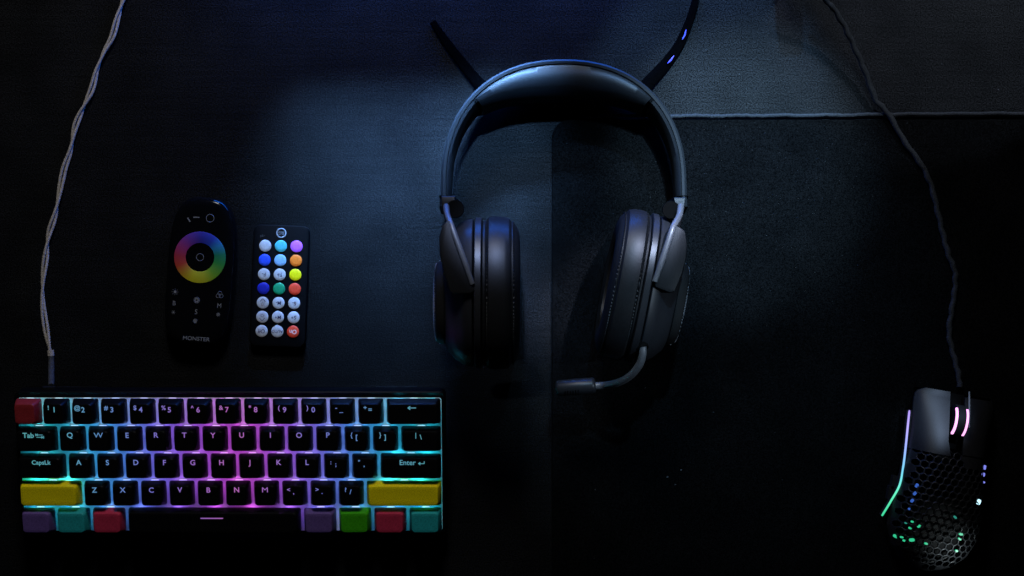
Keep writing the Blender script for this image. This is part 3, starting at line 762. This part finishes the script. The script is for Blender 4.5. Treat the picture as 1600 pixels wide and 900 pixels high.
# left side strip
def strip_mat():
    m = mat('side_strip_light', (.1, .1, .1), .5, .2); b_ = m.node_tree.nodes['Principled BSDF']
    tc = N(m, 'ShaderNodeTexCoord'); tc.object = ms; sx = N(m, 'ShaderNodeSeparateXYZ'); mr = N(m, 'ShaderNodeMapRange')
    mr.inputs[1].default_value = -.026; mr.inputs[2].default_value = .048; cr = N(m, 'ShaderNodeValToRGB')
    L(m, tc.outputs['Object'], sx.inputs[0]); L(m, sx.outputs[1], mr.inputs[0]); L(m, mr.outputs[0], cr.inputs[0])
    st_ = [(0, (.03, .62, .28)), (.2, (.12, .85, .5)), (.4, (.15, .62, .85)), (.62, (.3, .4, 1.0)), (.8, (.42, .32, .95)), (1, (.32, .16, .7))]
    els = cr.color_ramp.elements
    while len(els) < len(st_): els.new(.5)
    for e, (t, c) in zip(els, st_): e.position = t; e.color = (*c, 1)
    L(m, cr.outputs[0], b_.inputs['Emission Color']); b_.inputs['Emission Strength'].default_value = 1.15; return m
def onshell(px, py, dz):
    z = 20
    for _ in range(8):
        v = mlp(px, py, z + 3); hwv = half_w(max(-61, min(61, v.y))) - .8
        z = top_z(max(-hwv, min(hwv, v.x)), v.y) + dz
    v.z = z; return v
sp = catmull([onshell(x, y, 1.2) for x, y in ((1421, 641), (1418.5, 665), (1415.5, 695), (1411.5, 728), (1404, 757), (1392, 783), (1378, 806))], 8)
obj('side_light_strip', MB().tube(sp, [.4] + [.72]*(len(sp)-2) + [.6], 8), strip_mat(), ms)
# the strip's trench wall so that it sits on a lip of the shell
obj('strip_lip', MB().tube([v + Vector((.6, 0, -2.4)) for v in sp], 2.2, 8), M_mouse, ms)
# light pieces glinting in the honeycomb
def chips(spots, col, es, name, z=24):
    m = mat(name + '_glow', (.05, .05, .05), .5, .2, col, es)
    for (px, py, wd, ht, an) in spots:
        v0 = mlp(px, py, z + 3); zz = top_z(min(abs(v0.x), half_w(max(-61, min(61, v0.y))) - 1), v0.y) - .55
        v = mlp(px, py, zz + 3); b_ = MB()
        zz = top_z(min(abs(v.x), half_w(max(-61, min(61, v.y))) - 1), v.y) - .3
        pr = [p for p in rrect(wd*.43, ht*.43, min(wd, ht)*.17, 0, 2)]
        mt = Matrix.Translation((v.x, v.y, zz)) @ Matrix.Rotation(R(an), 4, 'Z')
        b_.loft([[mt @ (p + Vector((0, 0, -1))) for p in pr], [mt @ (p + Vector((0, 0, .55))) for p in pr]])
        obj(name, b_, m, ms)
chips([(1397.6, 836.7, 8, 4.5, -15), (1409, 839.5, 5, 2.5, 0), (1412.7, 844.8, 4, 3, 0), (1425, 843.9, 8, 4.5, 15), (1422.5, 825.4, 4.5, 3, 0), (1426, 815.5, 4, 2.6, 0), (1436.3, 822.5, 5.5, 3, 40),
       (1446.7, 849.3, 5, 3, 0), (1500.5, 834.2, 6, 3.5, 0), (1498.6, 841.8, 5, 3, -20), (1493.9, 860.3, 4, 3.5, 0)], (.03, .75, .35), .75, 'green_light')
chips([(1492, 808, 5, 3, -40), (1416, 817.5, 4, 2.4, 0)], (.02, .4, .3), .6, 'teal_light')
chips([(1433.8, 759.3, 4, 6.5, -25), (1430.6, 771.5, 4, 6.5, -30), (1426.5, 782.9, 3.6, 6, -30), (1422, 795.7, 4, 3, 30)], (.04, .16, .75), .6, 'blue_light')
chips([(1540.5, 731, 3, 7, 0), (1538.5, 742.3, 4, 6, 0), (1538.3, 754.2, 4.5, 3, 0)], (.25, .28, 1.0), .9, 'violet_light')
chips([(1528, 783.8, 5, 8.5, -12)], (.5, .85, 1.0), 1.6, 'pale_blue_light')
# side buttons on the left flank
sb = MB()
for (x, y) in ((1397, 752), (1391, 768)):
    v = mlp(x, y, 13); sb.box(v.x - 2, v.x + 2, v.y - 5, v.y + 4, 7, 13)
obj('thumb_button', sb, M_mouse, ms)
bb = [mlp(x, y, 33) for x, y in ((1514.5, 612), (1514.5, 640), (1514, 668))]
obj('channel_edge', MB().tube(bb, .55, 6), M_print, ms)

# mouse cable
mp2 = [P(x, y, z) for x, y, z in ((1276, -22, 40), (1290, 0, 34), (1303, 14, 30), (1320, 42, 24), (1336, 76, 18), (1353, 115, 12), (1368, 155, 7.5), (1388, 178, 6.5), (1414, 222, 5.5), (1440, 258, 5), (1455, 290, 5),
                                    (1465, 330, 5), (1474, 368, 5), (1482, 398, 6), (1492, 424, 6), (1492, 452, 5), (1487, 485, 5), (1483, 520, 5), (1489, 552, 6), (1497, 582, 9), (1500, 606, 12))]
mcb = catmull(mp2, 10)
mcb = [p + Vector((.35*math.sin(i*.9), .2*math.sin(i*.7), 0)) for i, p in enumerate(mcb)]
base = P(1500, 606, 0); b = MB().tube([p - base for p in mcb], [1.9 + .15*math.sin(i*.8) for i in range(len(mcb))], 10)
o = place('mouse_cable', mesh_of('mouse_cable', b, grain(mat('mouse_cable_sleeve', (.009, .0095, .010), .8, .15), (1400,)*3, .3, 1.8, .6)), None, base)
tag(o, 'dark fabric-sleeved cable crossing the mat hem down to the mouse', 'cable')
